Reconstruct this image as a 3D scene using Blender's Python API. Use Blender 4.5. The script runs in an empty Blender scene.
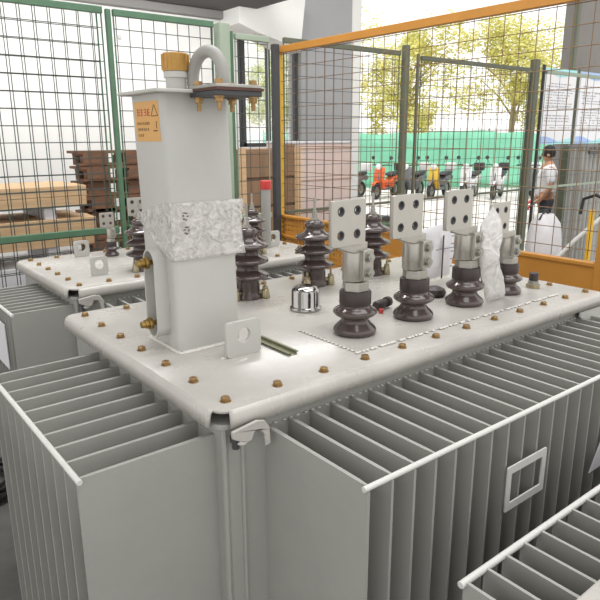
import bpy, bmesh, math, random
from mathutils import Vector, Matrix, noise
random.seed(7)
PI = math.pi
scn = bpy.context.scene
COL = scn.collection

# ------------------------------------------------------------------ materials
def nt(name):
    m = bpy.data.materials.new(name); m.use_nodes = True
    t = m.node_tree; b = t.nodes['Principled BSDF']
    return m, t, b

def rgb(h):
    h = h.lstrip('#'); o = []
    for i in (0, 2, 4):
        c = int(h[i:i+2], 16) / 255
        o.append(c / 12.92 if c <= .04045 else ((c + .055) / 1.055) ** 2.4)
    return (*o, 1)

def mat(name, col, rough=.5, metal=0., var=.0, scale=6., bump=0., bscale=60., col2=None, stretch=None, spec=.5, coat=0., rvar=0.):
    m, t, b = nt(name)
    c = rgb(col)
    b.inputs['Base Color'].default_value = c
    b.inputs['Roughness'].default_value = rough
    b.inputs['Metallic'].default_value = metal
    b.inputs['Specular IOR Level'].default_value = spec
    b.inputs['Coat Weight'].default_value = coat
    tc = t.nodes.new('ShaderNodeTexCoord')
    src = tc.outputs['Object']
    if stretch:
        mp = t.nodes.new('ShaderNodeMapping'); mp.inputs['Scale'].default_value = stretch
        t.links.new(src, mp.inputs['Vector']); src = mp.outputs['Vector']
    if var or col2:
        n = t.nodes.new('ShaderNodeTexNoise'); n.inputs['Scale'].default_value = scale
        n.inputs['Detail'].default_value = 6; n.inputs['Roughness'].default_value = .65
        t.links.new(src, n.inputs['Vector'])
        r = t.nodes.new('ShaderNodeValToRGB')
        r.color_ramp.elements[0].position = .32; r.color_ramp.elements[1].position = .68
        d = rgb(col2) if col2 else tuple(x * (1 - var) for x in c[:3]) + (1,)
        r.color_ramp.elements[0].color = d
        r.color_ramp.elements[1].color = c
        t.links.new(n.outputs['Fac'], r.inputs['Fac'])
        t.links.new(r.outputs['Color'], b.inputs['Base Color'])
        if rvar:
            mr = t.nodes.new('ShaderNodeMapRange')
            mr.inputs['To Min'].default_value = rough + rvar; mr.inputs['To Max'].default_value = rough
            t.links.new(n.outputs['Fac'], mr.inputs['Value']); t.links.new(mr.outputs['Result'], b.inputs['Roughness'])
    if bump:
        n2 = t.nodes.new('ShaderNodeTexNoise'); n2.inputs['Scale'].default_value = bscale; n2.inputs['Detail'].default_value = 4
        t.links.new(src, n2.inputs['Vector'])
        bp = t.nodes.new('ShaderNodeBump'); bp.inputs['Strength'].default_value = bump; bp.inputs['Distance'].default_value = .004
        t.links.new(n2.outputs['Fac'], bp.inputs['Height']); t.links.new(bp.outputs['Normal'], b.inputs['Normal'])
    return m

M = {}
M['paint'] = mat('grey_tank_paint', '#9c9b95', .42, var=.10, scale=3.5, bump=.05, bscale=90, rvar=.12)
M['cover'] = mat('grey_cover_paint', '#b9b5ae', .20, var=.22, scale=3.2, bump=.06, bscale=40, rvar=.16)
M['column'] = mat('grey_column_paint', '#b8b7b1', .36, var=.06, scale=6, bump=.05, bscale=60)
M['rod'] = mat('pale_grey_rod_paint', '#cfcec9', .35, var=.05)
M['weld'] = mat('weld_bead', '#cfccc5', .45)
M['bolt'] = mat('yellow_zinc_bolt', '#ab8a5c', .38, .75, var=.45, scale=60)
M['brass'] = mat('brass', '#a88a4e', .3, .9, var=.3, scale=30)
M['palebrass'] = mat('pale_brass_clamp', '#b3a787', .35, .7, var=.3, scale=40)
M['porc'] = mat('brown_porcelain', '#4a3e3b', .15, coat=.3, spec=.5)
M['plastic_brown'] = mat('dark_brown_plastic', '#352a28', .45, bump=.15)
M['tin'] = mat('tinned_metal', '#b3afa7', .36, .55, var=.06, scale=20, bump=.05, bscale=120)
M['cast'] = mat('cast_clamp_metal', '#aeaaa2', .36, .75, var=.12, scale=25, bump=.15, bscale=120)
M['steel'] = mat('zinc_steel', '#a8a69f', .35, .8, var=.2, scale=30)
M['chrome'] = mat('polished_chrome', '#a9a7a4', .13, 1.)
M['black'] = mat('black_rubber', '#1c1c1c', .55)
M['gasket'] = mat('red_brown_gasket', '#5a3f35', .8, var=.3)
M['capgold'] = mat('ochre_yellow_cap', '#b98d45', .42, .25, var=.25, scale=25)
M['sticker'] = mat('orange_tan_sticker', '#d9a45c', .5, var=.08, scale=20)
M['inkred'] = mat('faded_red_ink', '#b8574d', .6)
M['inkdark'] = mat('dark_ink', '#5d4638', .6)
M['gpaint'] = mat('green_fence_paint', '#52755a', .5, var=.25, scale=8)
M['gpale'] = mat('pale_green_post_paint', '#9aa794', .5, var=.12, scale=5)
M['wire'] = mat('dull_green_wire', '#474e49', .5, .3)
M['orange'] = mat('orange_frame_paint', '#c88a3a', .45, var=.14, scale=4)
M['yellow'] = mat('yellow_post_paint', '#e3b32c', .45, var=.1)
M['owire'] = mat('brown_orange_wire', '#7f6546', .5, .2)
M['darkpost'] = mat('dark_grey_post_paint', '#3d3d3f', .5)
M['brownpost'] = mat('dull_brown_backlit_paint', '#5d6150', .55, var=.2)  # on the far fence, backlit darkness is put into this colour
M['wall'] = mat('white_wall_plaster', '#eeede9', .8, var=.03, scale=2)
M['greywall'] = mat('light_grey_wall_plaster', '#a9a9aa', .8, var=.04, scale=2)
M['darkwall'] = mat('dark_grey_wall', '#77736f', .8, var=.08)
M['ceil'] = mat('grey_ceiling', '#5b5957', .8, var=.05)
M['beam'] = mat('pale_beam', '#8b8986', .7)
M['floor'] = mat('dark_concrete_floor', '#64625f', .55, var=.35, scale=4, bump=.2)
M['yard'] = mat('pale_concrete_yard', '#d9d6cf', .8, var=.08, scale=.6)
M['pallet'] = mat('dark_weathered_pallet_wood', '#7a5740', .75, var=.45, scale=5, stretch=(1, 8, 8), bump=.3)
M['lumber'] = mat('pale_pine_lumber', '#cfae86', .7, var=.25, scale=4, stretch=(1, 10, 10), bump=.15)
M['lumber2'] = mat('faded_pink_lumber', '#b59c8e', .7, var=.2, scale=4, stretch=(1, 10, 10), bump=.15)
M['crate'] = mat('brown_crate_wood', '#8e6f54', .75, var=.3, scale=3, stretch=(8, 8, 1), bump=.2)
M['whitewrap'] = mat('white_wrapping', '#d9d7da', .5, var=.12, scale=8, bump=.5, bscale=14)
M['green'] = mat('green_fabric', '#86cfae', .8, var=.22, scale=1.2, bump=.3, bscale=3)
M['bark'] = mat('tree_bark', '#b0a286', .85, var=.3)
M['corr'] = mat('grey_corrugated_sheet', '#8f8e89', .5, .1, var=.08)
M['white'] = mat('white_board', '#d2d2d5', .5)
M['teal'] = mat('teal_print', '#9ad0d4', .5)
M['blue'] = mat('blue_print', '#94add6', .5)
M['printgrey'] = mat('grey_print', '#8f8e95', .6)
M['red'] = mat('red_cap', '#c23a35', .4)
M['skin'] = mat('skin', '#b98767', .5)
M['hair'] = mat('black_hair', '#1d1a18', .6)
M['shirt'] = mat('white_shirt', '#e6e4e6', .8, var=.06)
M['trousers'] = mat('dark_trousers', '#3c3b42', .85, var=.2)
M['tyre'] = mat('tyre_rubber', '#2b2a2b', .7)
M['scw'] = mat('white_scooter_plastic', '#dddcdc', .25)
M['scg'] = mat('grey_scooter_plastic', '#6a686c', .3)
M['sco'] = mat('orange_scooter_plastic', '#e0622b', .3)
M['scy'] = mat('yellow_scooter_plastic', '#dcb43a', .3)
M['scd'] = mat('dark_seat_vinyl', '#353337', .5)
M['olive'] = mat('olive_slotted_rail', '#8f9076', .4, .5)
M['cable'] = mat('black_cable', '#191919', .4)

def leafmat(name, a, b):
    m, t, bs = nt(name)
    oi = t.nodes.new('ShaderNodeTexCoord'); n = t.nodes.new('ShaderNodeTexNoise'); n.inputs['Scale'].default_value = 2.2
    t.links.new(oi.outputs['Object'], n.inputs['Vector'])
    r = t.nodes.new('ShaderNodeValToRGB'); r.color_ramp.elements[0].position = .4; r.color_ramp.elements[1].position = .6
    r.color_ramp.elements[0].color = rgb(a); r.color_ramp.elements[1].color = rgb(b)
    t.links.new(n.outputs['Fac'], r.inputs['Fac']); t.links.new(r.outputs['Color'], bs.inputs['Base Color'])
    bs.inputs['Roughness'].default_value = .6
    tr = t.nodes.new('ShaderNodeBsdfTranslucent'); t.links.new(r.outputs['Color'], tr.inputs['Color'])
    mx = t.nodes.new('ShaderNodeMixShader'); mx.inputs[0].default_value = .5
    t.links.new(bs.outputs[0], mx.inputs[1]); t.links.new(tr.outputs[0], mx.inputs[2])
    t.links.new(mx.outputs[0], t.nodes['Material Output'].inputs['Surface'])
    return m
M['leaf'] = leafmat('yellow_green_leaves', '#c2c066', '#ece69c')
M['leaf2'] = leafmat('green_leaves', '#9fb660', '#dcdc80')

def filmmat(name, col, alpha, bump=.8, scale=40, gloss=.2):
    m, t, b = nt(name)
    b.inputs['Base Color'].default_value = rgb(col); b.inputs['Roughness'].default_value = gloss
    b.inputs['Specular IOR Level'].default_value = .8
    tc = t.nodes.new('ShaderNodeTexCoord')
    n = t.nodes.new('ShaderNodeTexNoise'); n.inputs['Scale'].default_value = scale; n.inputs['Detail'].default_value = 5
    n.inputs['Distortion'].default_value = 1.4
    t.links.new(tc.outputs['Object'], n.inputs['Vector'])
    bp = t.nodes.new('ShaderNodeBump'); bp.inputs['Strength'].default_value = bump; bp.inputs['Distance'].default_value = .01
    t.links.new(n.outputs['Fac'], bp.inputs['Height']); t.links.new(bp.outputs['Normal'], b.inputs['Normal'])
    r = t.nodes.new('ShaderNodeMapRange'); r.inputs['From Min'].default_value = .35; r.inputs['From Max'].default_value = .65
    r.inputs['To Min'].default_value = alpha - .2; r.inputs['To Max'].default_value = min(1, alpha + .25)
    t.links.new(n.outputs['Fac'], r.inputs['Value']); t.links.new(r.outputs['Result'], b.inputs['Alpha'])
    return m
M['film'] = filmmat('crinkled_clear_film', '#e0ddd9', .5, .9, 40, .14)
M['bag'] = filmmat('clear_plastic_bag', '#d8d5d2', .85, .7, 22, .25)

def perf():
    m, t, b = nt('orange_perforated_panel')
    b.inputs['Roughness'].default_value = .45
    b.inputs['Base Color'].default_value = rgb('#c88a3a')
    tc = t.nodes.new('ShaderNodeTexCoord'); sx = t.nodes.new('ShaderNodeSeparateXYZ'); t.links.new(tc.outputs['Object'], sx.inputs[0])
    def mth(op, a, bb=None):
        n = t.nodes.new('ShaderNodeMath'); n.operation = op
        for i, v in enumerate((a, bb)):
            if v is None: continue
            if isinstance(v, (int, float)): n.inputs[i].default_value = v
            else: t.links.new(v, n.inputs[i])
        return n.outputs[0]
    P_ = .04
    a1 = mth('SUBTRACT', mth('MODULO', mth('ADD', sx.outputs['Y'], 20.), P_), P_/2)
    a2 = mth('SUBTRACT', mth('MODULO', mth('ADD', sx.outputs['Z'], 20.), P_), P_/2)
    d = mth('SQRT', mth('ADD', mth('MULTIPLY', a1, a1), mth('MULTIPLY', a2, a2)))
    hole = mth('LESS_THAN', d, .009)
    solid = mth('SUBTRACT', 1., hole)
    t.links.new(solid, b.inputs['Alpha'])
    return m
M['perf'] = perf()

# ------------------------------------------------------------------ mesh helper
class MB:
    def __init__(s): s.b = bmesh.new()
    def add(s, verts, faces):
        vs = [s.b.verts.new(v) for v in verts]
        for f in faces:
            try: s.b.faces.new([vs[i] for i in f])
            except ValueError: pass
        return vs
    def box(s, x0, x1, y0, y1, z0, z1, mtx=None):
        v = [Vector((x, y, z)) for x in (x0, x1) for y in (y0, y1) for z in (z0, z1)]
        if mtx: v = [mtx @ q for q in v]
        s.add(v, [(0,1,3,2),(4,6,7,5),(0,4,5,1),(2,3,7,6),(0,2,6,4),(1,5,7,3)]); return s
    def lathe(s, prof, n=24, c=(0,0,0), mtx=None, caps=True):
        rings = []
        c = Vector(c)
        for r, z in prof:
            ring = []
            for k in range(n):
                a = 2*PI*k/n
                p = Vector((r*math.cos(a), r*math.sin(a), z))
                if mtx: p = mtx @ p
                ring.append(s.b.verts.new(p + c))
            rings.append(ring)
        for i in range(len(rings)-1):
            for k in range(n):
                s.b.faces.new([rings[i][k], rings[i][(k+1)%n], rings[i+1][(k+1)%n], rings[i+1][k]])
        if caps:
            s.b.faces.new(list(reversed(rings[0]))); s.b.faces.new(rings[-1])
        return s
    def cyl(s, p0, p1, r, n=12, r1=None):
        p0, p1 = Vector(p0), Vector(p1); d = p1 - p0
        q = d.to_track_quat('Z', 'Y').to_matrix()
        s.lathe([(r, 0), (r if r1 is None else r1, d.length)], n, p0, q); return s
    def tube(s, pts, r, n=10, closed=False):
        pts = [Vector(p) for p in pts]; rings = []
        up = None; m = len(pts)
        for i, p in enumerate(pts):
            if closed: t = pts[(i+1)%m] - pts[i-1]
            else: t = pts[min(i+1, m-1)] - pts[max(i-1, 0)]
            t.normalize()
            if up is None:
                up = Vector((0,0,1)) if abs(t.z) < .9 else Vector((0,1,0))
            u = t.cross(up)
            if u.length < 1e-4: u = t.orthogonal()
            u.normalize(); up = u.cross(t); up.normalize()
            rr = r[i] if isinstance(r, (list, tuple)) else r
            rings.append([s.b.verts.new(p + (u*math.cos(2*PI*k/n) + up*math.sin(2*PI*k/n))*rr) for k in range(n)])
        rng = m if closed else m-1
        for i in range(rng):
            A, B = rings[i], rings[(i+1)%m]
            for k in range(n): s.b.faces.new([A[k], A[(k+1)%n], B[(k+1)%n], B[k]])
        if not closed:
            s.b.faces.new(list(reversed(rings[0]))); s.b.faces.new(rings[-1])
        return s
    def prism(s, outline, d0, d1, axis='z', mtx=None):
        n = len(outline)
        def P(a, b, c):
            v = {'z': Vector((a, b, c)), 'y': Vector((a, c, b)), 'x': Vector((c, a, b))}[axis]
            return mtx @ v if mtx else v
        v = [P(a, b, d0) for a, b in outline] + [P(a, b, d1) for a, b in outline]
        f = [tuple(range(n)), tuple(range(2*n-1, n-1, -1))] + [(i, n+i, n+(i+1)%n, (i+1)%n) for i in range(n)]
        s.add(v, f); return s
    def build(s, name, m, parent=None, loc=None, smooth=False, bevel=0, seg=2, solid=0, sub=0, angle=35):
        bmesh.ops.recalc_face_normals(s.b, faces=s.b.faces[:])
        me = bpy.data.meshes.new(name); s.b.to_mesh(me); s.b.free()
        me.materials.append(m)
        return link(name, me, parent, loc, smooth, bevel, seg, solid, sub, angle)

def link(name, me, parent=None, loc=None, smooth=False, bevel=0, seg=2, solid=0, sub=0, angle=35):
    o = bpy.data.objects.new(name, me); COL.objects.link(o)
    if smooth:
        for p in me.polygons: p.use_smooth = True
        try: me.set_sharp_from_angle(angle=math.radians(angle))
        except Exception: pass
    if solid:
        md = o.modifiers.new('solid', 'SOLIDIFY'); md.thickness = solid; md.offset = -1
    if bevel:
        md = o.modifiers.new('bevel', 'BEVEL'); md.width = bevel; md.segments = seg; md.limit_method = 'ANGLE'; md.angle_limit = .6
    if sub:
        md = o.modifiers.new('sub', 'SUBSURF'); md.levels = sub; md.render_levels = sub
    if parent is not None: o.parent = parent
    if loc is not None: o.location = loc
    return o

def plate(name, outlines, thick, m, parent=None, loc=(0,0,0), rot=(0,0,0), bevel=.0015):
    """flat plate in local XY with holes, thickness along local Z; first outline is outer"""
    cu = bpy.data.curves.new(name, 'CURVE'); cu.dimensions = '2D'; cu.fill_mode = 'BOTH'
    cu.extrude = thick/2
    for ol in outlines:
        sp = cu.splines.new('POLY'); sp.points.add(len(ol)-1); sp.use_cyclic_u = True
        for i, (a, b) in enumerate(ol): sp.points[i].co = (a, b, 0, 1)
    tmp = bpy.data.objects.new('tmp', cu); COL.objects.link(tmp)
    dg = bpy.context.evaluated_depsgraph_get()
    me = bpy.data.meshes.new_from_object(tmp.evaluated_get(dg))
    bpy.data.objects.remove(tmp); bpy.data.curves.remove(cu)
    me.name = name; me.materials.clear(); me.materials.append(m)
    bm = bmesh.new(); bm.from_mesh(me); bmesh.ops.remove_doubles(bm, verts=bm.verts[:], dist=1e-5)
    bmesh.ops.recalc_face_normals(bm, faces=bm.faces[:]); bm.to_mesh(me); bm.free()
    o = link(name, me, parent, loc, bevel=bevel, seg=1)
    o.rotation_euler = rot
    return o

def circ(cx, cy, r, n=16): return [(cx + r*math.cos(2*PI*k/n), cy + r*math.sin(2*PI*k/n)) for k in range(n)]
def rrect(x0, x1, y0, y1, r, n=5):
    o = []
    for cx, cy, a in ((x1-r, y1-r, 0), (x0+r, y1-r, 90), (x0+r, y0+r, 180), (x1-r, y0+r, 270)):
        for k in range(n+1):
            t = math.radians(a + 90*k/n); o.append((cx + r*math.cos(t), cy + r*math.sin(t)))
    return o

def tag(o, label=None, cat=None, group=None, kind=None):
    if label: o['label'] = label
    if cat: o['category'] = cat
    if group: o['group'] = group
    if kind: o['kind'] = kind
    return o
def empty(name, loc=(0,0,0), parent=None, rz=0):
    o = bpy.data.objects.new(name, None); COL.objects.link(o); o.location = loc; o.rotation_euler = (0,0,rz)
    o.empty_display_size = .05
    if parent is not None: o.parent = parent
    return o
def dup(o, parent=None, loc=None, rz=None):
    c = o.copy(); COL.objects.link(c)
    if parent is not None: c.parent = parent
    if loc is not None: c.location = loc
    if rz is not None: c.rotation_euler = (0,0,rz)
    for ch in [x for x in bpy.data.objects if x.parent == o]: dup(ch, c)
    return c
def structure(o): o['kind'] = 'structure'; return o

H = 1.33
# ------------------------------------------------------------------ transformer pieces (world aligned, local origin = thing base)
def hex_bolt(parent, loc):
    b = MB()
    b.lathe([(.0125, 0), (.0125, .002)], 14)
    b.lathe([(.0105, .002), (.0105, .0095), (.009, .011)], 6)
    return b.build('bolt', M['bolt'], parent, loc, bevel=.0006, seg=1)

def cover_mesh(L, W, e=.045):
    """plate over bolts rectangle 0..L x 0..W with rolled down lips; near-left corner left open"""
    prof = [(0., 0.), (.005, -.0008), (.010, -.004), (.0135, -.010), (.015, -.018), (.016, -.036)]
    bm = bmesh.new(); loops = []
    for d, z in prof:
        ring = []
        for ci, (cx, cy, a, r0) in enumerate(((L+e, W+e, 0, .03), (-e, W+e, 90, .03), (-e, -e, 180, .034), (L+e, -e, 270, .03))):
            sx = -1 if cx > 0 else 1; sy = -1 if cy > 0 else 1
            for k in range(7):
                t = math.radians(a + 90*k/6); r = r0 + d
                ring.append(bm.verts.new((cx + sx*r0 + r*math.cos(t), cy + sy*r0 + r*math.sin(t), z)))
        loops.append(ring)
    n = len(loops[0])
    bm.faces.new(loops[0])
    for i in range(len(loops)-1):
        for k in range(n):
            if 15 <= k < 19: continue                        # the open corner between two lips
            bm.faces.new([loops[i][k], loops[i][(k+1)%n], loops[i+1][(k+1)%n], loops[i+1][k]])
    bmesh.ops.recalc_face_normals(bm, faces=bm.faces[:])
    if sum(f.normal.z for f in bm.faces) < 0: bmesh.ops.reverse_faces(bm, faces=bm.faces[:])
    me = bpy.data.meshes.new('cover'); bm.to_mesh(me); bm.free(); me.materials.append(M['cover']); return me

def fin_mesh(depth, z0, z1, axis, name='cooling_fin', tin=.013, tout=.0065):
    """fin that reaches from 0 to -depth along axis, pinched towards its outer edge"""
    b = MB()
    st = [(0, tin/2), (-.02, tin/2*.85), (-depth*.5, tin/2*.7), (-depth+.03, tin/2*.68), (-depth+.012, tout/2), (-depth, tout/2)]
    ol = [(a, h) for a, h in st] + [(a, -h) for a, h in reversed(st)]
    if axis == 'y': ol = [(h, a) for a, h in ol]
    b.prism(ol, z0, z1, 'z')
    return b

def hook(parent, loc, rz):
    ol = [(-.05,.022),(.012,.03),(.032,.024),(.044,.004),(.046,-.034),(.033,-.037),(.030,-.008),(.020,.006),(.006,.006),(-.002,-.010),(-.016,-.012),(-.034,-.004),(-.05,.006)]
    o = plate('lifting_hook', [ol], .008, M['cover'], parent, loc, (PI/2, 0, rz), bevel=.002)
    return o

def make_transformer(root, L, W, nx, ny, left, front, zb=.42, skip=()):
    """root at floor under the near-left cover bolt. left=(x0,depth,y0,pitch,n), front=(y0,depth,x0,pitch,n)"""
    # tank
    b = MB(); b.prism(rrect(-.03, L+.03, -.035, W+.03, .022), .16, H-.04)
    tank = b.build('tank', M['paint'], root, smooth=True, bevel=.002)
    b = MB(); b.prism(rrect(-.045, L+.045, -.045, W+.045, .03), H-.045, H-.033)
    b.build('tank_flange', M['paint'], root, bevel=.002)
    b = MB()
    for x in (.15, L-.15): b.box(x-.04, x+.04, -.1, W+.1, .07, .16)
    b.build('underbase', M['paint'], root, bevel=.004)
    for x in (.15, L-.15):
        for y in (-.02, W+.02):
            w = MB().cyl((x-.03, y, .07), (x+.03, y, .07), .07, 24)
            w.build('wheel', M['darkpost'], root, bevel=.004)
    # corner bead
    MB().cyl((.016, -.037, .2), (.016, -.037, H-.045), .005, 8).build('corner_bead', M['paint'], root, smooth=True)
    MB().cyl((-.026, -.031, .2), (-.026, -.031, H-.045), .007, 8).build('corner_bead', M['paint'], root, smooth=True)
    # cover
    cov = link('cover', cover_mesh(L, W), root, (0, 0, H), solid=.007, smooth=True, angle=50)
    first = None
    pts = [(L*i/nx, 0) for i in range(nx+1)] + [(L*i/nx, W) for i in range(nx+1)] + [(0, W*i/ny) for i in range(1, ny)] + [(L, W*i/ny) for i in range(1, ny)]
    for x, y in pts:
        if (round(x, 2), round(y, 2)) in skip: continue
        if first is None: first = hex_bolt(cov, (x, y, 0)); o = first
        else:
            o = first.copy(); COL.objects.link(o); o.parent = cov; o.location = (x, y, 0)
        o.rotation_euler = (0, 0, random.uniform(0, 1))
    # radiators
    zt = H - .068
    x0, dep, y0, pit, n = left
    rad = MB()
    rad.box(x0-.001, x0+.006, y0-.01, y0+pit*(n-1)+.01, zb, zt)
    rl = rad.build('side_radiator', M['paint'], root)
    f0 = None
    for i in range(n):
        if f0 is None: f0 = fin_mesh(dep, zb, zt, 'x').build('cooling_fin', M['paint'], rl, (x0, y0, 0), smooth=True, angle=60); 
        else:
            f = f0.copy(); COL.objects.link(f); f.parent = rl; f.location = (x0, y0+i*pit, 0)
    MB().cyl((x0-dep+.002, y0-.012, zt-.004), (x0-dep+.002, y0+pit*(n-1)+.012, zt-.004), .006, 12).build('tie_rod', M['rod'], rl, smooth=True, bevel=.001)
    MB().cyl((x0-dep+.002, y0-.012, zb+.05), (x0-dep+.002, y0+pit*(n-1)+.012, zb+.05), .006, 12).build('tie_rod', M['rod'], rl, smooth=True, bevel=.001)
    y0, dep, x0, pit, n = front
    rad = MB(); rad.box(x0-.01, x0+pit*(n-1)+.01, y0-.001, y0+.006, zb, zt)
    rf = rad.build('front_radiator', M['paint'], root)
    f0 = None
    for i in range(n):
        if f0 is None: f0 = fin_mesh(dep, zb, zt, 'y').build('cooling_fin', M['paint'], rf, (x0, y0, 0), smooth=True, angle=60)
        else:
            f = f0.copy(); COL.objects.link(f); f.parent = rf; f.location = (x0+i*pit, y0, 0)
    MB().cyl((x0-.012, y0-dep+.002, zt-.004), (x0+pit*(n-1)+.012, y0-dep+.002, zt-.004), .0060, 12).build('tie_rod', M['rod'], rf, smooth=True, bevel=.001)
    MB().cyl((x0-.012, y0-dep+.002, zb+.05), (x0+pit*(n-1)+.012, y0-dep+.002, zb+.05), .0060, 12).build('tie_rod', M['rod'], rf, smooth=True, bevel=.001)
    # weld strip along the radiator tops
    b = MB(); k = 0
    x = x0
    while x < x0+pit*(n-1):
        b.lathe([(.002, -.002), (.005, 0), (.002, .002)], 6, (x+random.uniform(-.004,.004), y0-.004, zt+.002)); x += pit/3
    b.build('weld_bead', M['weld'], rf)
    # corner hooks and black flange bolt
    hook(root, (.018, -.072, H-.056), 0)
    b = MB(); b.lathe([(.008,0),(.008,.018)], 10, (-.012, -.055, H-.085)); b.lathe([(.014,.018),(.014,.026)], 6, (-.012,-.055,H-.085))
    b.build('flange_bolt', M['darkpost'], root)
    MB().lathe([(.004,0),(.013,.004),(.014,.014),(.006,.022)], 12, (.0, -.058, H-.078)).build('weld_lump', M['weld'], root, smooth=True)
    return rl, rf

def lug(parent, x, y, z0, w=.105, h=.095, hr=.02, rz=0):
    ol = rrect(-w/2, w/2, 0, h, .012)
    o = plate('lifting_lug', [ol, circ(0, h*.58, hr, 20)], .012, M['column'], parent, (x, y, z0), (PI/2, 0, rz), .002)
    b = MB(); 
    for i in range(13):
        b.lathe([(.003, -.003), (.007, 0), (.003, .003)], 6, (-w/2-.004+i*(w+.008)/12, random.uniform(-.002,.002)*0+ .0, 0))
    wd = b.build('weld_bead', M['weld'], o, (0, 0, -.009)); wd.rotation_euler = (-PI/2, 0, 0)
    return o

# low voltage bushing -------------------------------------------------
def make_lv(parent, loc, rz=0, s=1., flag_rz=0, fx=0.):
    r = MB().lathe([(.056,0),(.061,.004),(.063,.012),(.059,.020),(.044,.034),(.040,.042),(.044,.050),(.057,.055),(.063,.062),(.062,.069),(.052,.076),(.045,.080),(.043,.088)], 36).build('low_voltage_bushing', M['porc'], parent, loc, smooth=True, angle=60)
    r.rotation_euler = (0,0,rz); r.scale = (s,s,s)
    b = MB(); b.lathe([(.0445,.086),(.0455,.088),(.0455,.122),(.043,.126)], 40)
    for k in range(30):
        a = 2*PI*k/30
    b.build('pressure_cap', M['plastic_brown'], r, smooth=True)
    MB().lathe([(.036,.124),(.0385,.127),(.0385,.151),(.036,.154)], 6).build('hex_nut', M['cast'], r, bevel=.001)
    b = MB(); b.lathe([(.029,.155),(.031,.158),(.031,.250),(.029,.254)], 28, (fx*.35,0,0))
    b.lathe([(.022,.250),(.022,.258),(.018,.260)], 20, (fx*.35,0,0))
    b.box(-.006+fx*.3, .032+fx*.3, -.046, -.012, .162, .246)
    b.box(-.002, .040+fx*.3, -.007, .026, .162, .246)
    b.build('clamp', M['cast'], r, smooth=True, bevel=.002)
    for z in (.183, .226):
        q = MB(); bx = .013+fx*.3; q.cyl((bx, .034, z), (bx, -.060, z), .0065, 10)
        q.cyl((bx, -.046, z), (bx, -.049, z), .0155, 16); q.cyl((bx, -.049, z), (bx, -.058, z), .0125, 6)
        q.build('clamp_bolt', M['steel'], r, bevel=.0005, seg=1)
    ol = rrect(-.095+fx, .030+fx, .262, .385, .006, 3)
    hs = [circ(cx+fx, cz, .0125, 18) for cx in (-.064, -.003) for cz in (.293, .356)]
    fl = plate('terminal_flag', [ol]+hs, .015, M['tin'], r, (0, -.024, 0), (PI/2, 0, 0), .0012)
    for h in hs:
        hx = sum(p[0] for p in h)/len(h); hz = sum(p[1] for p in h)/len(h)
        plate('hole_shade_ring', [circ(hx, hz, .0126, 18), circ(hx, hz, .0098, 18)], .016, M['darkpost'], fl, (0, 0, 0), bevel=0)  # dark ring stands in for the shade inside each hole
    if flag_rz: fl.rotation_euler = (PI/2, 0, flag_rz)
    q = MB(); q.prism([(-.06+fx,.254),(-.040+fx*.7,.244),(-.026+fx*.35,.238),(.022+fx*.35,.238),(.024+fx*.35,.266),(-.06+fx,.266)], -.0315, -.0165, 'y')
    q.build('flag_neck', M['cast'], r, bevel=.003)
    return r

def make_hv(parent, loc, rz=0):
    pr = [(.050,0),(.050,.012),(.044,.018),(.042,.030),(.042,.052)]
    for zc in (.086, .140, .192):
        pr += [(.041, zc-.020), (.046, zc-.014), (.068, zc-.012), (.0735, zc-.009), (.0745, zc-.004), (.070, zc+.001), (.050, zc+.008), (.040, zc+.014), (.037, zc+.020)]
    pr += [(.033,.216),(.034,.220),(.037,.226),(.037,.236),(.033,.243),(.022,.248),(.014,.249)]
    r = MB().lathe(pr, 40).build('high_voltage_bushing', M['porc'], parent, loc, smooth=True, angle=70)
    r.rotation_euler = (0,0,rz)
    b = MB(); b.lathe([(.015,.247),(.015,.256)], 18); b.lathe([(.011,.256),(.011,.270)], 6); b.lathe([(.009,.270),(.009,.284)], 6)
    b.build('stud_nut', M['steel'], r, bevel=.0006, seg=1)
    MB().lathe([(.0052,.25),(.0052,.332)], 10).build('terminal_stud', M['steel'], r)
    for a in (200, 320, 80):
        a = math.radians(a); cx, cy = .062*math.cos(a), .062*math.sin(a)
        q = MB(); q.lathe([(.015,0),(.016,.006),(.013,.030),(.010,.034)], 12, (cx, cy, 0))
        q.lathe([(.0115,.034),(.0115,.043)], 6, (cx, cy, 0)); q.lathe([(.0045,.043),(.0045,.060)], 8, (cx, cy, 0))
        m2 = Matrix.Rotation(a, 3, 'Z')
        q.box(-.024, .006, -.009, .009, .018, .028, Matrix.Translation((cx, cy, 0)) @ m2.to_4x4())
        q.build('base_clamp', M['palebrass'], r, smooth=True, bevel=.001)
    return r

# ================================================================== MAIN TRANSFORMER
main = empty('distribution_transformer', (0, 0, 0))
tag(main, 'large pale grey oil transformer in the foreground with tall square column and four flagged bushings', 'transformer')
L1, W1 = 1.528, .846
rl, rf = make_transformer(main, L1, W1, 11, 6, (-.03, .296, .006, .0735, 10), (-.035, .32, .084, .0635, 23), skip=((0., .71),))
# raised plate under the low voltage row
b = MB(); b.prism(rrect(.43, 1.40, .042, .285, .006), H, H+.004)
b.build('bushing_base_plate', M['cover'], main, bevel=.001)
b = MB()
for i in range(110):
    x = .43 + .97*i/109 + random.uniform(-.006,.006)
    if random.random() < .75: b.lathe([(.003,-.002),(.0055,.002),(.002,.0045)], 7, (x, .039, H+.002))
for i in range(16):
    b.lathe([(.002,-.001),(.0045,.001),(.002,.003)], 6, (.429, .045+.24*i/15, H+.002))
b.build('weld_bead', M['weld'], main)
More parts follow.
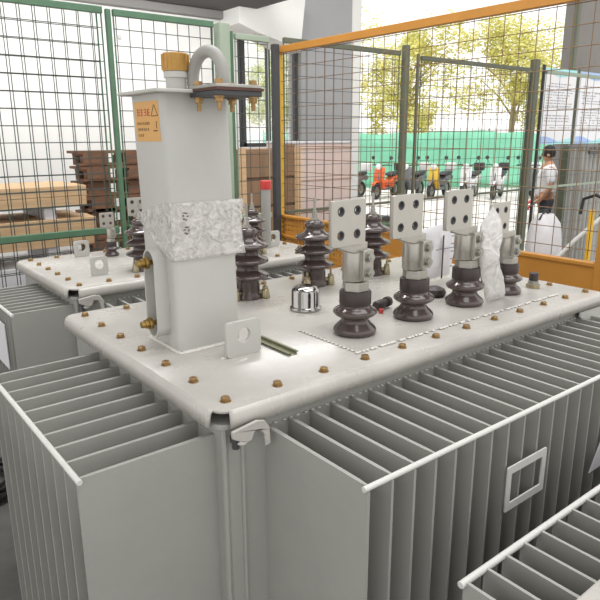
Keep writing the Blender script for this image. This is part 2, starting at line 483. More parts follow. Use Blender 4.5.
# conservator column -------------------------------------------------
def rc(x0, x1, y0, y1, r, dx=0, dy=0, n=5): return [(a+dx, c+dy) for a, c in rrect(x0, x1, y0, y1, r, n)]
b = MB()
lo = rc(.07, .257, .331, .511, .014); hi = rc(.07, .257, .331, .511, .014, -.010, .010)
n = len(lo)
b.add([(x, y, H) for x, y in lo] + [(x, y, 1.982) for x, y in hi], [tuple(range(n)), tuple(range(n, 2*n))] + [(i, (i+1)%n, n+(i+1)%n, n+i) for i in range(n)])
colm = b.build('conservator_column', M['column'], main, smooth=True, angle=40)
b = MB(); b.prism(rc(.040, .280, .302, .530, .008, -.010, .006), 1.982, 1.990); b.build('top_plate', M['column'], colm, bevel=.002)
b = MB()
for i in range(40):
    t = i/39; 
    for p in ((.068, .511-.18*t), (.07+.18*t, .329)):
        b.lathe([(.002,-.002),(.0075+random.uniform(-.002,.002), .001),(.003,.006)], 7, (p[0], p[1], H))
b.build('weld_bead', M['weld'], colm)
b = MB(); b.lathe([(.026,1.99),(.026,2.035),(.031,2.038),(.031,2.052),(.028,2.054)], 28, (.145, .425, -.013)); b.build('filler_neck', M['column'], colm, smooth=True)
b = MB(); b.lathe([(.0325,2.040),(.0335,2.044),(.0325,2.080),(.030,2.083)], 32, (.145, .425, 0))
for k in range(16):
    a = 2*PI*k/16; b.lathe([(.003,2.044),(.003,2.080)], 6, (.145+.0325*math.cos(a), .425+.0325*math.sin(a), 0))
b.build('filler_cap', M['capgold'], colm, smooth=True)
# gooseneck
p1, p2 = Vector((.180, .402, 0)), Vector((.188, .268, 0))
c = (p1+p2)/2; R = (p1-p2).length/2; d = (p2-p1).normalized()
pts = [p1 + Vector((0,0,1.988)), p1 + Vector((0,0,2.006))]
for k in range(15):
    a = PI*k/14; pts.append(c - d*R*math.cos(a) + Vector((0,0,2.015+R*1.0*math.sin(a))))
pts += [p2 + Vector((0,0,2.008)), p2 + Vector((0,0,1.996))]
MB().tube(pts, .0150, 18).build('gooseneck_pipe', M['paint'], colm, smooth=True)
fx, fy, fw_ = .190, .264, .0625
b = MB(); b.box(fx-fw_, fx+fw_, fy-fw_, fy+fw_, 1.990, 1.998); fl = b.build('pipe_flange', M['steel'], colm, bevel=.0015)
MB().box(fx-fw_-.002, fx+fw_+.003, fy-fw_-.003, fy+fw_+.002, 1.984, 1.990).build('gasket', M['gasket'], fl)
b = MB(); b.box(fx-fw_, fx+fw_, fy-fw_, fy+fw_, 1.972, 1.984); b.build('blanking_plate', M['darkpost'], fl, bevel=.0015)
for i in (-1, 1):
    for j in (-1, 1):
        x, y = fx+i*.047, fy+j*.047
        b = MB(); b.lathe([(.0055,1.940),(.0055,2.004)], 10, (x,y,0)); b.lathe([(.0105,1.958),(.0105,1.968)], 6, (x,y,0)); b.lathe([(.0125,1.968),(.0125,1.972)], 12, (x,y,0))
        b.lathe([(.0125,1.998),(.0125,2.000)], 12, (x,y,0)); b.lathe([(.0105,2.000),(.0105,2.009)], 6, (x,y,0))
        b.build('flange_bolt', M['bolt'], fl, bevel=.0004, seg=1)
# guard ring on the left face
y0, y1, z0, z1 = .382, .447, 1.362, 1.600
ol = []; rr = (y1-y0)/2; cy = (y0+y1)/2
for k in range(13): t = PI*k/12; ol.append((cy+rr*math.cos(t), z1-rr+rr*math.sin(t)))
for k in range(13): t = PI+PI*k/12; ol.append((cy+rr*math.cos(t), z0+rr+rr*math.sin(t)))
il = [(cy+(a-cy)*.86, (z0+z1)/2+(c-(z0+z1)/2)*.965) for a, c in ol]
b = MB(); n = len(ol)
V = [(.032, a, c) for a, c in ol]+[(.070, a, c) for a, c in ol]+[(.032, a, c) for a, c in il]+[(.062, a, c) for a, c in il]
F = []
for i in range(n):
    j = (i+1)%n; F += [(i, j, n+j, n+i), (i, 2*n+i, 2*n+j, j), (2*n+i, 3*n+i, 3*n+j, 2*n+j)]
F.append(tuple(range(3*n, 4*n)))
b.add(V, F); gr = b.build('level_gauge_guard', M['column'], colm, smooth=True, angle=40)
for z in (1.565, 1.402):
    b = MB(); b.cyl((.062, cy, z), (.004, cy, z), .007, 12); b.cyl((.030, cy, z), (.020, cy, z), .016, 18); b.cyl((.020, cy, z), (.010, cy, z), .0125, 6); b.cyl((.010, cy, z), (.0, cy, z), .009, 12)
    b.build('gauge_fitting', M['brass'], gr, bevel=.0006, seg=1)
# warning sticker (on left face; face leans a little)
def lean(z): return (z-H)/.652*-.010
def on_face(y, z, off): return (.07 + lean(z) - off, y - lean(z)*1., z)
def facequad(b, y0, y1, z0, z1, off, th=.0004):
    v = []
    for o_ in (0, off):
        v += [on_face(y0, z0, o_), on_face(y1, z0, o_), on_face(y1, z1, o_), on_face(y0, z1, o_)]
    b.add(v, [(0,1,2,3),(7,6,5,4),(0,4,5,1),(1,5,6,2),(2,6,7,3),(3,7,4,0)])
b = MB(); facequad(b, .352, .488, 1.870, 1.966, .0008); stk = b.build('warning_sticker', M['sticker'], colm)
b = MB()
def glyph(b, yc, zc, w, h, seed):
    rd = random.Random(seed); t = h*.11
    for k in range(3):
        z = zc - h/2 + h*(k+.5)/3 + rd.uniform(-.05,.05)*h; ww = w*rd.uniform(.6, 1)
        facequad(b, yc-ww/2, yc+ww/2, z-t/2, z+t/2, .0014)
    for k in range(2):
        y = yc + rd.uniform(-.35,.35)*w; hh = h*rd.uniform(.6, 1); facequad(b, y-t/2, y+t/2, zc-hh/2, zc+hh/2, .0014)
for i in range(4): glyph(b, .466-i*.0195, 1.940, .015, .021, i+5)
b.build('red_characters', M['inkred'], stk)
b = MB()
for i in range(7): glyph(b, .472-i*.0105, 1.9135, .008, .0075, i+20)
for i in range(6): glyph(b, .470-i*.0110, 1.899, .008, .0075, i+40)
for i in range(3): glyph(b, .470-i*.0110, 1.8845, .008, .0075, i+60)
facequad(b, .365, .387, 1.894, 1.897, .0014)
facequad(b, .366, .369, 1.901, 1.918, .0014)
facequad(b, .358, .392, 1.9295, 1.9315, .0014)
for s in (-1, 1):                                              # triangle sides
    for k in range(8):
        t = k/8; facequad(b, .375+s*(.017*(1-t))-.001, .375+s*(.017*(1-t))+.001, 1.930+t*.026, 1.930+(t+1/8)*.026+.001, .0014)
b.build('small_characters', M['inkdark'], stk)

# bushings, dome, plug, lug -----------------------------------------
for i, x in enumerate((.54, .79, 1.045, 1.285)):
    make_lv(main, (x, .170, H+.004), s=(1,1,1,.86)[i], flag_rz=(.04, 0, 0, .05)[i], fx=(-.026,-.042,-.060,-.098)[i])
for x in (.535, .840, 1.145): make_hv(main, (x, .712, H), rz=random.uniform(-.15,.15))
b = MB(); b.lathe([(.051,0),(.052,.004),(.052,.010),(.048,.013),(.0465,.016),(.0465,.062),(.044,.070),(.037,.077),(.024,.081),(.004,.082)], 40)
b.build('chrome_dome_cap', M['chrome'], main, (.594, .462, H), smooth=True, angle=60)
dr = MB().lathe([(.026,0),(.026,.014)], 8).build('oil_plug', M['palebrass'], main, (1.446, .160, H), bevel=.001)
MB().lathe([(.019,.014),(.019,.026),(.015,.028)], 16).build('plug_collar', M['steel'], dr, smooth=True)
MB().lathe([(.017,.028),(.017,.054),(.014,.057)], 16).build('plug_cap', M['plastic_brown'], dr, smooth=True)
lug(main, .192, .222, H)
lug(main, 1.30, .60, H)
b = MB(); m4 = Matrix.Translation((.785, .30, H+.020)) @ Matrix.Rotation(.25, 4, 'Z') @ Matrix.Rotation(PI/2, 4, 'Y') @ Matrix.Scale(.85, 4)
b.lathe([(.016,-.045),(.019,-.04),(.019,.0),(.014,.004),(.014,.03),(.020,.032),(.020,.05),(.016,.053)], 18, (0,0,0), m4)
tp = b.build('thermometer_pocket', M['plastic_brown'], main, smooth=True)
MB().lathe([(.007,0),(.007,.014)], 12, (.742, .262, H+.004)).build('drain_screw', M['red'], tp)
MB().lathe([(.022,0),(.036,.008),(.040,.018),(.034,.030),(.016,.038),(.004,.040)], 24).build('rubber_grommet', M['plastic_brown'], main, (1.05, .30, H), smooth=True)
plate('corner_gusset', [[(1.40,1.288),(1.40,1.27),(1.43,1.255),(1.47,1.25),(1.50,1.20),(1.55,1.20),(1.565,1.215),(1.565,1.27),(1.555,1.288)]], .008, M['column'], main, (0,-.052,0), (PI/2,0,0), .002)
# nameplate frame on the front fins
br = plate('nameplate_bracket', [rrect(.519, .682, 1.030, 1.146, .004), [(.536,1.050),(.665,1.050),(.665,1.126),(.536,1.126)]], .004, M['rod'], rf, (0, -.366, 0), (PI/2, 0, 0), .0008)
for x in (.527, .674):
    for z in (1.039, 1.137):
        MB().cyl((x, -.368, z), (x, -.372, z), .004, 10).build('rivet', M['steel'], br)
tg = plate('hanging_tag', [[(.920,.985),(1.02,.985),(1.02,1.10),(.985,1.09)]], .002, M['whitewrap'], rf, (0, -.366, 0), (PI/2, 0, 0), .0003)
MB().cyl((.932,-.367,.996), (.932,-.370,.996), .004, 10).build('rivet', M['steel'], tg)
b = MB()
for i in range(4): b.box(.975, 1.01, -.3685, -.367, 1.0+i*.02, 1.006+i*.02)
b.build('tag_print', M['printgrey'], tg)

# slotted rail lying on the cover
rail = empty('slotted_rail', (.292, .222, H)); tag(rail, 'short olive slotted metal rail lying on the transformer cover beside the lifting lug', 'metal rail')
b = MB()
b.box(-.018, -.009, -.085, .085, .007, .008); b.box(.009, .018, -.085, .085, .007, .008)
b.box(-.010, -.009, -.085, .085, 0, .008); b.box(.009, .010, -.085, .085, 0, .008)
o = b.build('rail_sides', M['olive'], rail)
sl = [[(-.002+0, -.08+i*.022), (.002, -.08+i*.022), (.002, -.068+i*.022), (-.002, -.068+i*.022)] for i in range(8)]
plate('rail_web', [[(-.010,-.085),(.010,-.085),(.010,.085),(-.010,.085)]]+sl, .001, M['olive'], rail, (0,0,.0008), bevel=0)

# crinkled film around the column ------------------------------------
def film():
    bm = bmesh.new(); path = []
    for k in range(13): path.append((.0665, .512 - .185*k/12))           # left face
    for k in range(1, 25): path.append((.067 + .194*k/24, .3275))      # front face
    rows = 16; grid = []
    for j in range(rows+1):
        row = []
        for i, (x, y) in enumerate(path):
            t = j/rows
            zlo = 1.575 if i > 10 else 1.575 + (10-i)*.0085
            zhi = 1.722 if i > 10 else 1.722 - (10-i)*.0035
            z = zlo + (zhi-zlo)*t
            x2 = x; y2 = y
            if i >= 36-1: x2 += .004 + .010*abs(t-.5)*2; y2 -= .004
            p = Vector((x2, y2, z))
            nz = noise.noise(p*42)*.004 + noise.noise(p*95)*.003
            if i <= 12: x2 += -abs(nz) + lean(z)
            else: y2 += -abs(nz) - lean(z)*1
            row.append(bm.verts.new((x2, y2, z + noise.noise(Vector((x*30, y*30, j*.4)))*.004)))
        grid.append(row)
    for j in range(rows):
        for i in range(len(path)-1): bm.faces.new([grid[j][i], grid[j][i+1], grid[j+1][i+1], grid[j+1][i]])
    me = bpy.data.meshes.new('plastic_film'); bm.to_mesh(me); bm.free(); me.materials.append(M['film'])
    return link('film_sheet', me, None, solid=.0012, smooth=True, angle=25)
fm = empty('plastic_film_wrap', (.16, .40, 1.575)); tag(fm, 'crinkled clear plastic film wrapped round the tall square grey column', 'plastic wrap')
f = film(); f.parent = fm; f.location = (-.16, -.40, -1.575)
b = MB()
for k, (x, z) in enumerate(((.092, 1.690), (.094, 1.655))):
    for a in range(6):
        t = a*PI/3.2; b.box(x+.006*math.cos(t)-.0025, x+.006*math.cos(t)+.0025, .3125, .3135, z+.009*math.sin(t)-.002, z+.009*math.sin(t)+.002)
b.build('printed_marks', M['inkdark'], fm, (-.16, -.40, -1.575))

# bags near the third and fourth low voltage bushing
def pillow(name, outline, y0, thick, m, parent, seed=0, lean_y=0.):
    """closed bag: outline in XZ, filled by grid, thickness bulging along Y"""
    bm = bmesh.new()
    cx = sum(p[0] for p in outline)/len(outline); cz = sum(p[1] for p in outline)/len(outline)
    zb_ = min(p[1] for p in outline)
    R_ = 9; N_ = len(outline)*3
    ring = []
    for i in range(N_):
        a = outline[(i//3)%len(outline)]; c2 = outline[(i//3+1)%len(outline)]; t = (i%3)/3
        ring.append((a[0]+(c2[0]-a[0])*t, a[1]+(c2[1]-a[1])*t))
    sides = []
    for sgn in (-1, 1):
        rows = []
        for j in range(R_):
            s = 1 - j/R_
            row = []
            for (x, z) in ring:
                px, pz = cx+(x-cx)*s, cz+(z-cz)*s
                w = thick*math.sqrt(max(0, 1-s*s))*.5
                nn = noise.noise(Vector((px*18+seed, pz*18, sgn)))*.6 + noise.noise(Vector((px*45+seed, pz*45, sgn)))*.4
                row.append((px, y0 + lean_y*(pz-zb_) + sgn*w*(1+nn*.7), pz))
            rows.append(row)
        sides.append(rows)
    outer = [bm.verts.new(p) for p in sides[0][0]]
    for sgn_i in (0, 1):
        prev = outer
        for j in range(1, R_):
            cur = [bm.verts.new(p) for p in sides[sgn_i][j]]
            for k in range(N_): bm.faces.new([prev[k], prev[(k+1)%N_], cur[(k+1)%N_], cur[k]])
            prev = cur
        bm.faces.new(prev)
    bmesh.ops.recalc_face_normals(bm, faces=bm.faces[:])
    me = bpy.data.meshes.new(name); bm.to_mesh(me); bm.free(); me.materials.append(m)
    return link(name, me, parent, smooth=True, angle=60)
bg = empty('plastic_bag', (1.17, .26, H)); tag(bg, 'clear crumpled plastic bag slumped between the third and fourth flagged bushings', 'plastic bag')
ol = [(a, H+c) for a, c in ((1.115,.006),(1.18,.004),(1.215,.008),(1.165,.09),(1.115,.165),(1.125,.23),(1.150,.295),(1.11,.33),(1.06,.28),(1.050,.20),(1.075,.10))]
o = pillow('bag_skin', ol, .130, .05, M['bag'], bg, 3, 0); o.location = (-1.17, -.26, -H)
cd = empty('wrapped_paper_card', (1.08, .46, H)); tag(cd, 'translucent wrapped sheet with a brown vertical line, behind the second and third flagged bushings', 'wrapped sheet')
ol = [(a+.125,c) for a,c in ((1.02,H+.01),(1.22,H+.01),(1.24,H+.10),(1.23,H+.20),(1.17,H+.222),(1.10,H+.215),(1.01,H+.205),(1.005,H+.10))]
o = pillow('sheet', ol, .47, .03, M['whitewrap'], cd, 9, 0); o.location = (-1.08, -.46, -H)
b = MB(); b.box(1.262,1.270,.445,.4465,H+.01,H+.18); o = b.build('brown_line', M['gasket'], cd, (-1.08,-.46,-H))
b = MB(); b.box(1.225,1.33,.445,.4465,H+.125,H+.129)
for i in range(5): b.box(1.315, 1.33, .445, .4465, H+.05+i*.03, H+.055+i*.03)
b.build('printed_marks', M['printgrey'], cd, (-1.08,-.46,-H))

# ================================================================== SECOND TRANSFORMER (behind)
sec = empty('distribution_transformer', (.13, 1.27, 0))
tag(sec, 'grey oil transformer standing behind the foreground one, by the green mesh fence', 'transformer')
L2, W2 = 1.18, .64
make_transformer(sec, L2, W2, 10, 5, (-.03, .225, .0, .050, 10), (-.035, .16, .075, .0625, 18))
for x in (.315, .60, .885): make_hv(sec, (x, .12, H), rz=.3).scale = (.88, .88, .88)
for x, s in ((.345, .54), (.50, .70), (.70, .70), (.90, .70)): make_lv(sec, (x, .53, H), s=s)
lug(sec, .225, .60, H, .072, .075); lug(sec, .135, .14, H, .072, .078); lug(sec, 1.09, .24, H, .085, .08)
t = MB().lathe([(.024,0),(.024,.30),(.022,.302)], 20).build('level_tube', M['paint'], sec, (1.045, .23, H), smooth=True)
MB().lathe([(.027,.296),(.028,.300),(.028,.336),(.025,.340)], 20).build('red_tube_cap', M['red'], t, smooth=True)
np_ = MB().box(-.262, -.258, .10, .42, 1.02, 1.20).build('nameplate', M['white'], sec, bevel=.001)

# ================================================================== THIRD TRANSFORMER (near right, back side seen)
thr = empty('distribution_transformer', (.17, -1.7, 0))
tag(thr, 'grey finned transformer cut off by the bottom right corner of the photo', 'transformer')
Z3 = 1.105
b = MB(); b.prism(rrect(.0, 1.5, .20, 1.00, .02), .16, Z3+.03); b.build('tank', M['paint'], thr, bevel=.003)
b = MB(); b.prism(rrect(-.05, 1.55, .15, 1.022, .03), Z3+.035, Z3+.048); b.build('cover', M['cover'], thr, bevel=.005)
rad = MB(); rad.box(.0, 1.48, .995, 1.002, .35, Z3); r3 = rad.build('rear_radiator', M['paint'], thr)
f0 = None
for i in range(24):
    if f0 is None:
        fb = fin_mesh(.195, .35, Z3, 'y', tin=.010); bmesh.ops.scale(fb.b, vec=(1,-1,1), verts=fb.b.verts[:]); f0 = fb.build('cooling_fin', M['paint'], r3, (.012, 1.0, 0), smooth=True, angle=60)
    else:
        f = f0.copy(); COL.objects.link(f); f.parent = r3; f.location = (.012+i*.0605, 1.0, 0)
for z in (Z3-.004, .42): MB().cyl((.0, 1.195, z), (1.42, 1.195, z), .0070, 12).build('tie_rod', M['rod'], r3, smooth=True, bevel=.001)
b = MB()
for x in (.15, 1.35): b.box(x-.04, x+.04, .25, .95, .0, .16)
b.build('underbase', M['paint'], thr)

# ================================================================== FENCES
def wire_panel(parent, u0, u1, z0, z1, axis, c, m, pitch=.1, r=.0024, off=0., name='wire_mesh', vp=None):
    b = MB()
    def seg(p, q):
        b.cyl(p, q, r, 5)
    u = u0 + off
    while u < u1:
        if axis == 'x': seg((u, c, z0), (u, c, z1))
        else: seg((c, u, z0), (c, u, z1))
        u += vp or pitch
    z = z0 + pitch*.5
    while z < z1:
        if axis == 'x': seg((u0, c+.004, z), (u1, c+.004, z))
        else: seg((c+.004, u0, z), (c+.004, u1, z))
        z += pitch
    return b.build(name, m, parent)

def fence_x(x0, x1, y, ztop, zmid, frame, wire, label, pitch=.1, off=0., name='mesh_fence_panel', z0=.1, fr=.02, group=None, mr=.02):
    r = empty(name, ((x0+x1)/2, y, 0)); tag(r, label, 'fence panel', group)
    lx0, lx1 = x0-(x0+x1)/2, x1-(x0+x1)/2
    wire_panel(r, lx0, lx1, z0, ztop, 'x', 0, wire, pitch, off=off, vp=.087 if x1 < 3 else None, r=.0029 if x1 < 3 else .0024)
    b = MB(); b.box(lx0, lx1, -fr, fr*.6, ztop-.035, ztop+.005); b.build('top_rail', frame, r, bevel=.003)
    b = MB(); b.box(lx0, lx1, -fr, fr*.6, z0-.02, z0+.02); b.build('bottom_rail', frame, r, bevel=.003)
    if zmid: 
        b = MB(); b.box(lx0, lx1, -fr*1.2, fr*.6, zmid-mr, zmid+mr); b.build('middle_rail', frame, r, bevel=.003)
    for x in (lx0, lx1-.010): 
        b = MB(); b.box(x, x+.010, -.004, .004, z0, ztop); b.build('side_upright', frame, r, bevel=.003)
    return r
def post(x, y, w, z1, m, label, name='fence_post', z0=0):
    o = MB().box(-w/2, w/2, -w/2, w/2, z0, z1).build(name, m, None, (x, y, 0), bevel=.004)
    return tag(o, label, 'post')
YF = 3.0
fence_x(-.9, 1.00, YF, 2.665, 1.275, M['gpaint'], M['wire'], 'green framed wire mesh fence panel at the far left in front of the lumber')
fence_x(-.9, .99, YF+.05, 2.675, 0, M['gpaint'], M['wire'], 'second green mesh panel standing just behind the far left fence panel', off=.030)
post(1.035, YF-.01, .032, 2.66, M['gpaint'], 'slim green fence post in front of the dark pallet stack')
fence_x(1.07, 1.80, YF, 2.66, 1.275, M['gpaint'], M['wire'], 'green mesh fence panel behind the tall square column, right of the slim green post', off=.02)
post(1.875, YF, .085, 2.66, M['gpale'], 'thick pale green fence post just right of the tall square column')
post(1.955, YF+.02, .035, 2.62, M['gpaint'], 'thin green upright right beside the thick pale green post')
fence_x(1.98, 2.28, YF, 2.60, 1.275, M['gpale'], M['wire'], 'narrow pale green mesh panel in front of the wooden crate, left of the dark post', off=.03)
post(2.345, YF, .05, 2.56, M['darkpost'], 'dark grey post beside the yellow edged orange fence frame')
fence_x(2.46, 3.78, YF+.05, 2.62, 1.275, M['brownpost'], M['wire'], mr=.010, label='wire mesh panel seen through the orange fence, left of the two dull brown posts', off=.03)
post(3.86, YF+.05, .055, 2.68, M['brownpost'], 'dull brown fence post in front of the parked orange scooter', z0=0)
post(4.03, YF+.05, .025, 2.62, M['brownpost'], 'thin dull brown upright right of the brown post by the orange scooter')
fence_x(4.07, 5.87, YF+.05, 2.60, 1.275, M['brownpost'], M['wire'], mr=.010, label='wide wire mesh panel in front of the parked white scooters and green cloth', off=.05)
post(5.98, YF+.05, .080, 2.70, M['brownpost'], 'thick dull brown fence post left of the standing person')
post(6.17, YF+.05, .028, 2.66, M['darkpost'], 'thin dark upright beside the thick brown post, left of the person')
fence_x(6.22, 8.2, YF+.05, 2.60, 1.275, M['gpale'], M['wire'], mr=.012, label='wire mesh panel in front of the person and the notice boards', off=.1, pitch=.2)
ct = MB().lathe([(.012,0),(.016,.006),(.012,.012)], 16, (0,0,0), Matrix.Rotation(PI/2, 3, 'X')).build('fence_clip', M['rod'], None, (1.10, YF-.012, 2.50), smooth=True)
tag(ct, 'small round white clip on the green mesh near the top of the slim green post', 'clip')

# orange fence along Y
XO = 2.42
of = empty('orange_fence_panel', (XO, 1.72, 0)); tag(of, 'orange framed wire mesh fence panel with solid orange lower panel behind the foreground transformer', 'fence panel')
a0, a1 = .40-1.72, 3.04-1.72
wire_panel(of, a0, a1, 1.27, 2.50, 'y', .0, M['owire'], .098, r=.0024, off=.05)
MB().box(-.02, .02, a0, a1, 2.505, 2.555).build('top_rail', M['orange'], of, bevel=.003)
MB().box(-.02, .02, a0-.05, a0, .05, 2.555).build('side_upright', M['orange'], of, bevel=.003)
MB().box(-.02, .02, a1-.012, a1+.02, .05, 2.555).build('side_upright', M['yellow'], of, bevel=.003)
o = MB().box(-.004, .004, .42, a1-.012, .12, 1.245).build('perforated_panel', M['perf'], of)
b = MB(); b.box(-.014, .014, a0, .42, .12, 1.245); b.build('solid_panel', M['orange'], of, bevel=.003)
MB().box(-.022, .022, a0, a1-.012, 1.24, 1.262).build('panel_top_rail', M['orange'], of, bevel=.004)
MB().box(-.020, .020, a0, a1-.012, 1.08, 1.10).build('panel_seam_rib', M['orange'], of, bevel=.003)
MB().box(-.022, .022, a0, a1-.012, .08, .12).build('bottom_rail', M['orange'], of, bevel=.004)

# ================================================================== SETTING
def st(name, m, *bx, bevel=0):
    b = MB()
    for q in bx: b.box(*q)
    return structure(b.build(name, m, None, bevel=bevel))
st('floor', M['floor'], (-4, 6.9, -4, 6.25, -.2, 0))
yd = st('trim_1', M['yard'], (6.9, 46, -20, 46, -.22, -.005), (-4, 6.9, 6.25, 46, -.22, -.005))
yd.name = 'floor_outside'
st('wall_back', M['wall'], (-3.2, 3.95, 6.0, 6.2, 0, 3.30), (3.95, 4.95, 6.0, 6.2, 0, 1.75), (3.95, 4.95, 6.0, 6.2, 3.35, 5.2), (-3.2, 3.95, 6.0, 6.2, 3.6, 5.2))
st('wall_back_right', M['greywall'], (4.95, 5.88, 5.95, 6.25, 0, 5.2))
st('trim_2', M['wall'], (5.88, 6.12, 6.0, 6.3, 0, 5.2), bevel=.01)
st('ceiling', M['ceil'], (-3.2, 3.95, 3.9, 6.0, 3.36, 3.6))
st('trim_3', M['beam'], (-3.2, 3.9, 3.75, 3.90, 3.28, 3.62), (-3.2, 3.95, 5.9, 6.0, 3.27, 3.36), bevel=.01)
b = MB(); b.prism([(3.70,3.40),(3.70,3.18),(3.95,3.10),(4.25,3.04),(4.62,2.92),(4.72,3.66),(3.70,3.66)], 5.55, 5.98, 'y'); structure(b.build('trim_4', M['wall'], None, bevel=.01))
# window in the back wall
w = empty('window_1', (4.45, 6.05, 1.75)); w['kind'] = 'structure'
b = MB()
for x in (-.5, -.42, -.02, .44): b.box(x, x+.045, -.03, .03, 0, 1.60)
for z in (0, 1.55): b.box(-.5, .5, -.03, .03, z, z+.05)
b.build('window_frame', M['darkpost'], w)
gm, gt, gb = nt('window_glass'); gb.inputs['Transmission Weight'].default_value = 1; gb.inputs['Roughness'].default_value = .02; gb.inputs['IOR'].default_value = 1.1; gb.inputs['Alpha'].default_value = .4
MB().box(-.5, .5, .0, .005, .02, 1.58).build('pane', gm, w)
st('wall_right', M['darkwall'], (10.93, 13.2, 5.3, 5.6, 0, 6.0))
st('trim_5', M['brownpost'], (10.30, 10.38, 5.0, 5.08, 0, 6.0))
st('roof', M['ceil'], (-4, 6.9, -4, 6.25, 5.6, 5.8)).name = 'ceiling_roof'

# ================================================================== LUMBER, PALLETS, CRATES
def pallet_mesh(w=.80, d=.3):
    b = MB(); rd = random.Random(3)
    n = 3; bw = w/n*.72
    for i in range(n):
        y = -d/2 + (d-.09)*i/(n-1)
        b.box(-w/2-rd.uniform(0,.03), w/2, y, y+.09, .092, .112)
        if i == 0: b.box(-w/2, w/2, y, y+.09, 0, .018)
    for x, bw in ((-w/2+.03, .19), (-w/2+.38, .12), (w/2-.06, .05)):
        b.box(x, x+bw, -d/2, d/2, .074, .092)
        for y in (-d/2, d/2-.08): b.box(x+rd.uniform(-.01,.01), x+bw, y, y+.08, .0, .074)
    return b
p0 = None
for i in range(15):
    z = i*.119
    if p0 is None: o = p0 = pallet_mesh(.56, .26).build('pallet', M['pallet'], None, (1.37, 3.98, z))
    else: o = p0.copy(); COL.objects.link(o); o.location = (1.37+random.uniform(-.02,.02), 3.98+random.uniform(-.02,.02), z)
    o.rotation_euler = (0, 0, random.uniform(-.03, .03))
    nm = ['lowest', 'second from the floor', 'third from the floor', 'fourth from the floor', 'fifth from the floor', 'sixth from the floor', 'seventh from the floor', 'middle', 'seventh from the top', 'sixth from the top', 'fifth from the top', 'fourth from the top', 'third from the top', 'second from the top', 'topmost'][i]
    tag(o, 'dark brown wooden pallet, %s of the stack behind the green mesh' % nm, 'pallet', 'stacked dark pallets')
def bundle(x0, x1, y0, y1, z0, z1, rows, cols, m, label, cat='lumber bundle'):
    r = empty('lumber_bundle', ((x0+x1)/2, (y0+y1)/2, z0)); tag(r, label, cat)
    rd = random.Random(label); dz = (z1-z0)/rows; dy = (y1-y0)/cols; first = None
    for j in range(rows):
        for i in range(cols):
            if i not in (0, cols-1) and j != rows-1: continue
            if first is None:
                first = MB().box(-(x1-x0)/2, (x1-x0)/2, .002, dy-.003, .001, dz-.002).build('board', m, r, bevel=.002, seg=1); o = first
            else: o = first.copy(); COL.objects.link(o); o.parent = r
            o.location = (rd.uniform(-.03,.01), -(y1-y0)/2+i*dy, j*dz)
    return r
bundle(-.9, 1.02, 3.45, 4.05, 0, .52, 4, 4, M['lumber2'], 'lowest faded lumber bundle behind the far left mesh')
bundle(-.9, 1.02, 3.45, 4.05, .56, 1.00, 3, 4, M['whitewrap'], 'white wrapped bundle in the lumber stack just below the green rail', 'wrapped bundle')
bundle(-.9, 1.02, 3.45, 4.05, 1.12, 1.32, 2, 4, M['lumber'], 'pale pine board bundle just above the green middle rail at far left')
bundle(-.9, .98, 3.45, 4.05, 1.40, 1.55, 2, 4, M['lumber'], 'topmost pale pine board bundle of the far left stack')
for k, (z, h_) in enumerate(((.52, .04), (1.00, .12), (1.32, .08))):
    r = empty('spacer_batten_row', (0, 3.75, z)); tag(r, ['lowest', 'middle', 'topmost'][k]+' row of thin battens between the lumber bundles at far left', 'battens')
    for x in (-.7, .0, .7): MB().box(x-.04, x+.04, -.28, .28, 0, h_).build('batten', M['whitewrap'], r)
# crate
r = empty('wooden_crate', (3.02, 4.3, 0)); tag(r, 'brown wooden crate behind the green mesh, right of the tall square column', 'crate')
b = MB(); b.box(-.36, .36, -.25, .25, 0, 1.76); b.build('crate_body', M['crate'], r)
for i in range(6): MB().box(-.37, .37, -.275, -.25, .12+i*.275, .37+i*.275).build('plank', M['crate'], r, bevel=.003)
for x in (-.37, .30): MB().box(x, x+.07, -.30, -.275, .08, 1.78).build('corner_batten', M['lumber'], r, bevel=.003)
r = empty('cardboard_stack', (4.225, 4.9, 0)); tag(r, 'tall pinkish wrapped crate standing in front of the grey wall', 'crate')
MB().box(-.42, .42, -.3, .3, .1, 1.80).build('wrapped_body', mat('pinkish_board', '#d8c2ba', .8, var=.12, scale=5), r, bevel=.01)
b = MB()
for i in range(5): b.box(-.43, .43, -.306, -.3, .3+i*.36, .315+i*.36)
b.build('strap', M['lumber2'], r)
MB().box(-.43, .43, -.31, .31, 1.80, 1.83).build('lid', M['whitewrap'], r, bevel=.01)
MB().box(-.40, .40, -.29, .29, 0, .1).build('skid', M['pallet'], r)
r = tag(MB().box(-.05, .05, -.04, .04, 0, 1.80).build('wooden_post', M['crate'], None, (3.70, 4.60, 0), bevel=.004), 'brown wooden post leaning upright left of the pinkish crate', 'post')
# green workbench frames behind the orange fence
r = empty('workbench', (3.98, 3.80, 0)); tag(r, 'low pale green metal bench behind the orange fence by the pinkish crate', 'bench')
MB().box(-.55, .55, -.25, .25, .93, .97).build('bench_top', M['gpaint'], r, bevel=.004)
for x in (-.52, .48):
    for y in (-.22, .18): MB().box(x, x+.04, y, y+.04, 0, .93).build('leg', M['gpaint'], r)
for k, x in enumerate((3.72, 4.0, 4.28)):
    o = MB().box(-.11, .11, -.08, .08, 0, .06).build('metal_block', M['darkpost'], None, (x, 3.76, .97), bevel=.01)
    tag(o, ['left', 'middle', 'right'][k]+' dark metal block of the three on the low green bench', 'metal block')

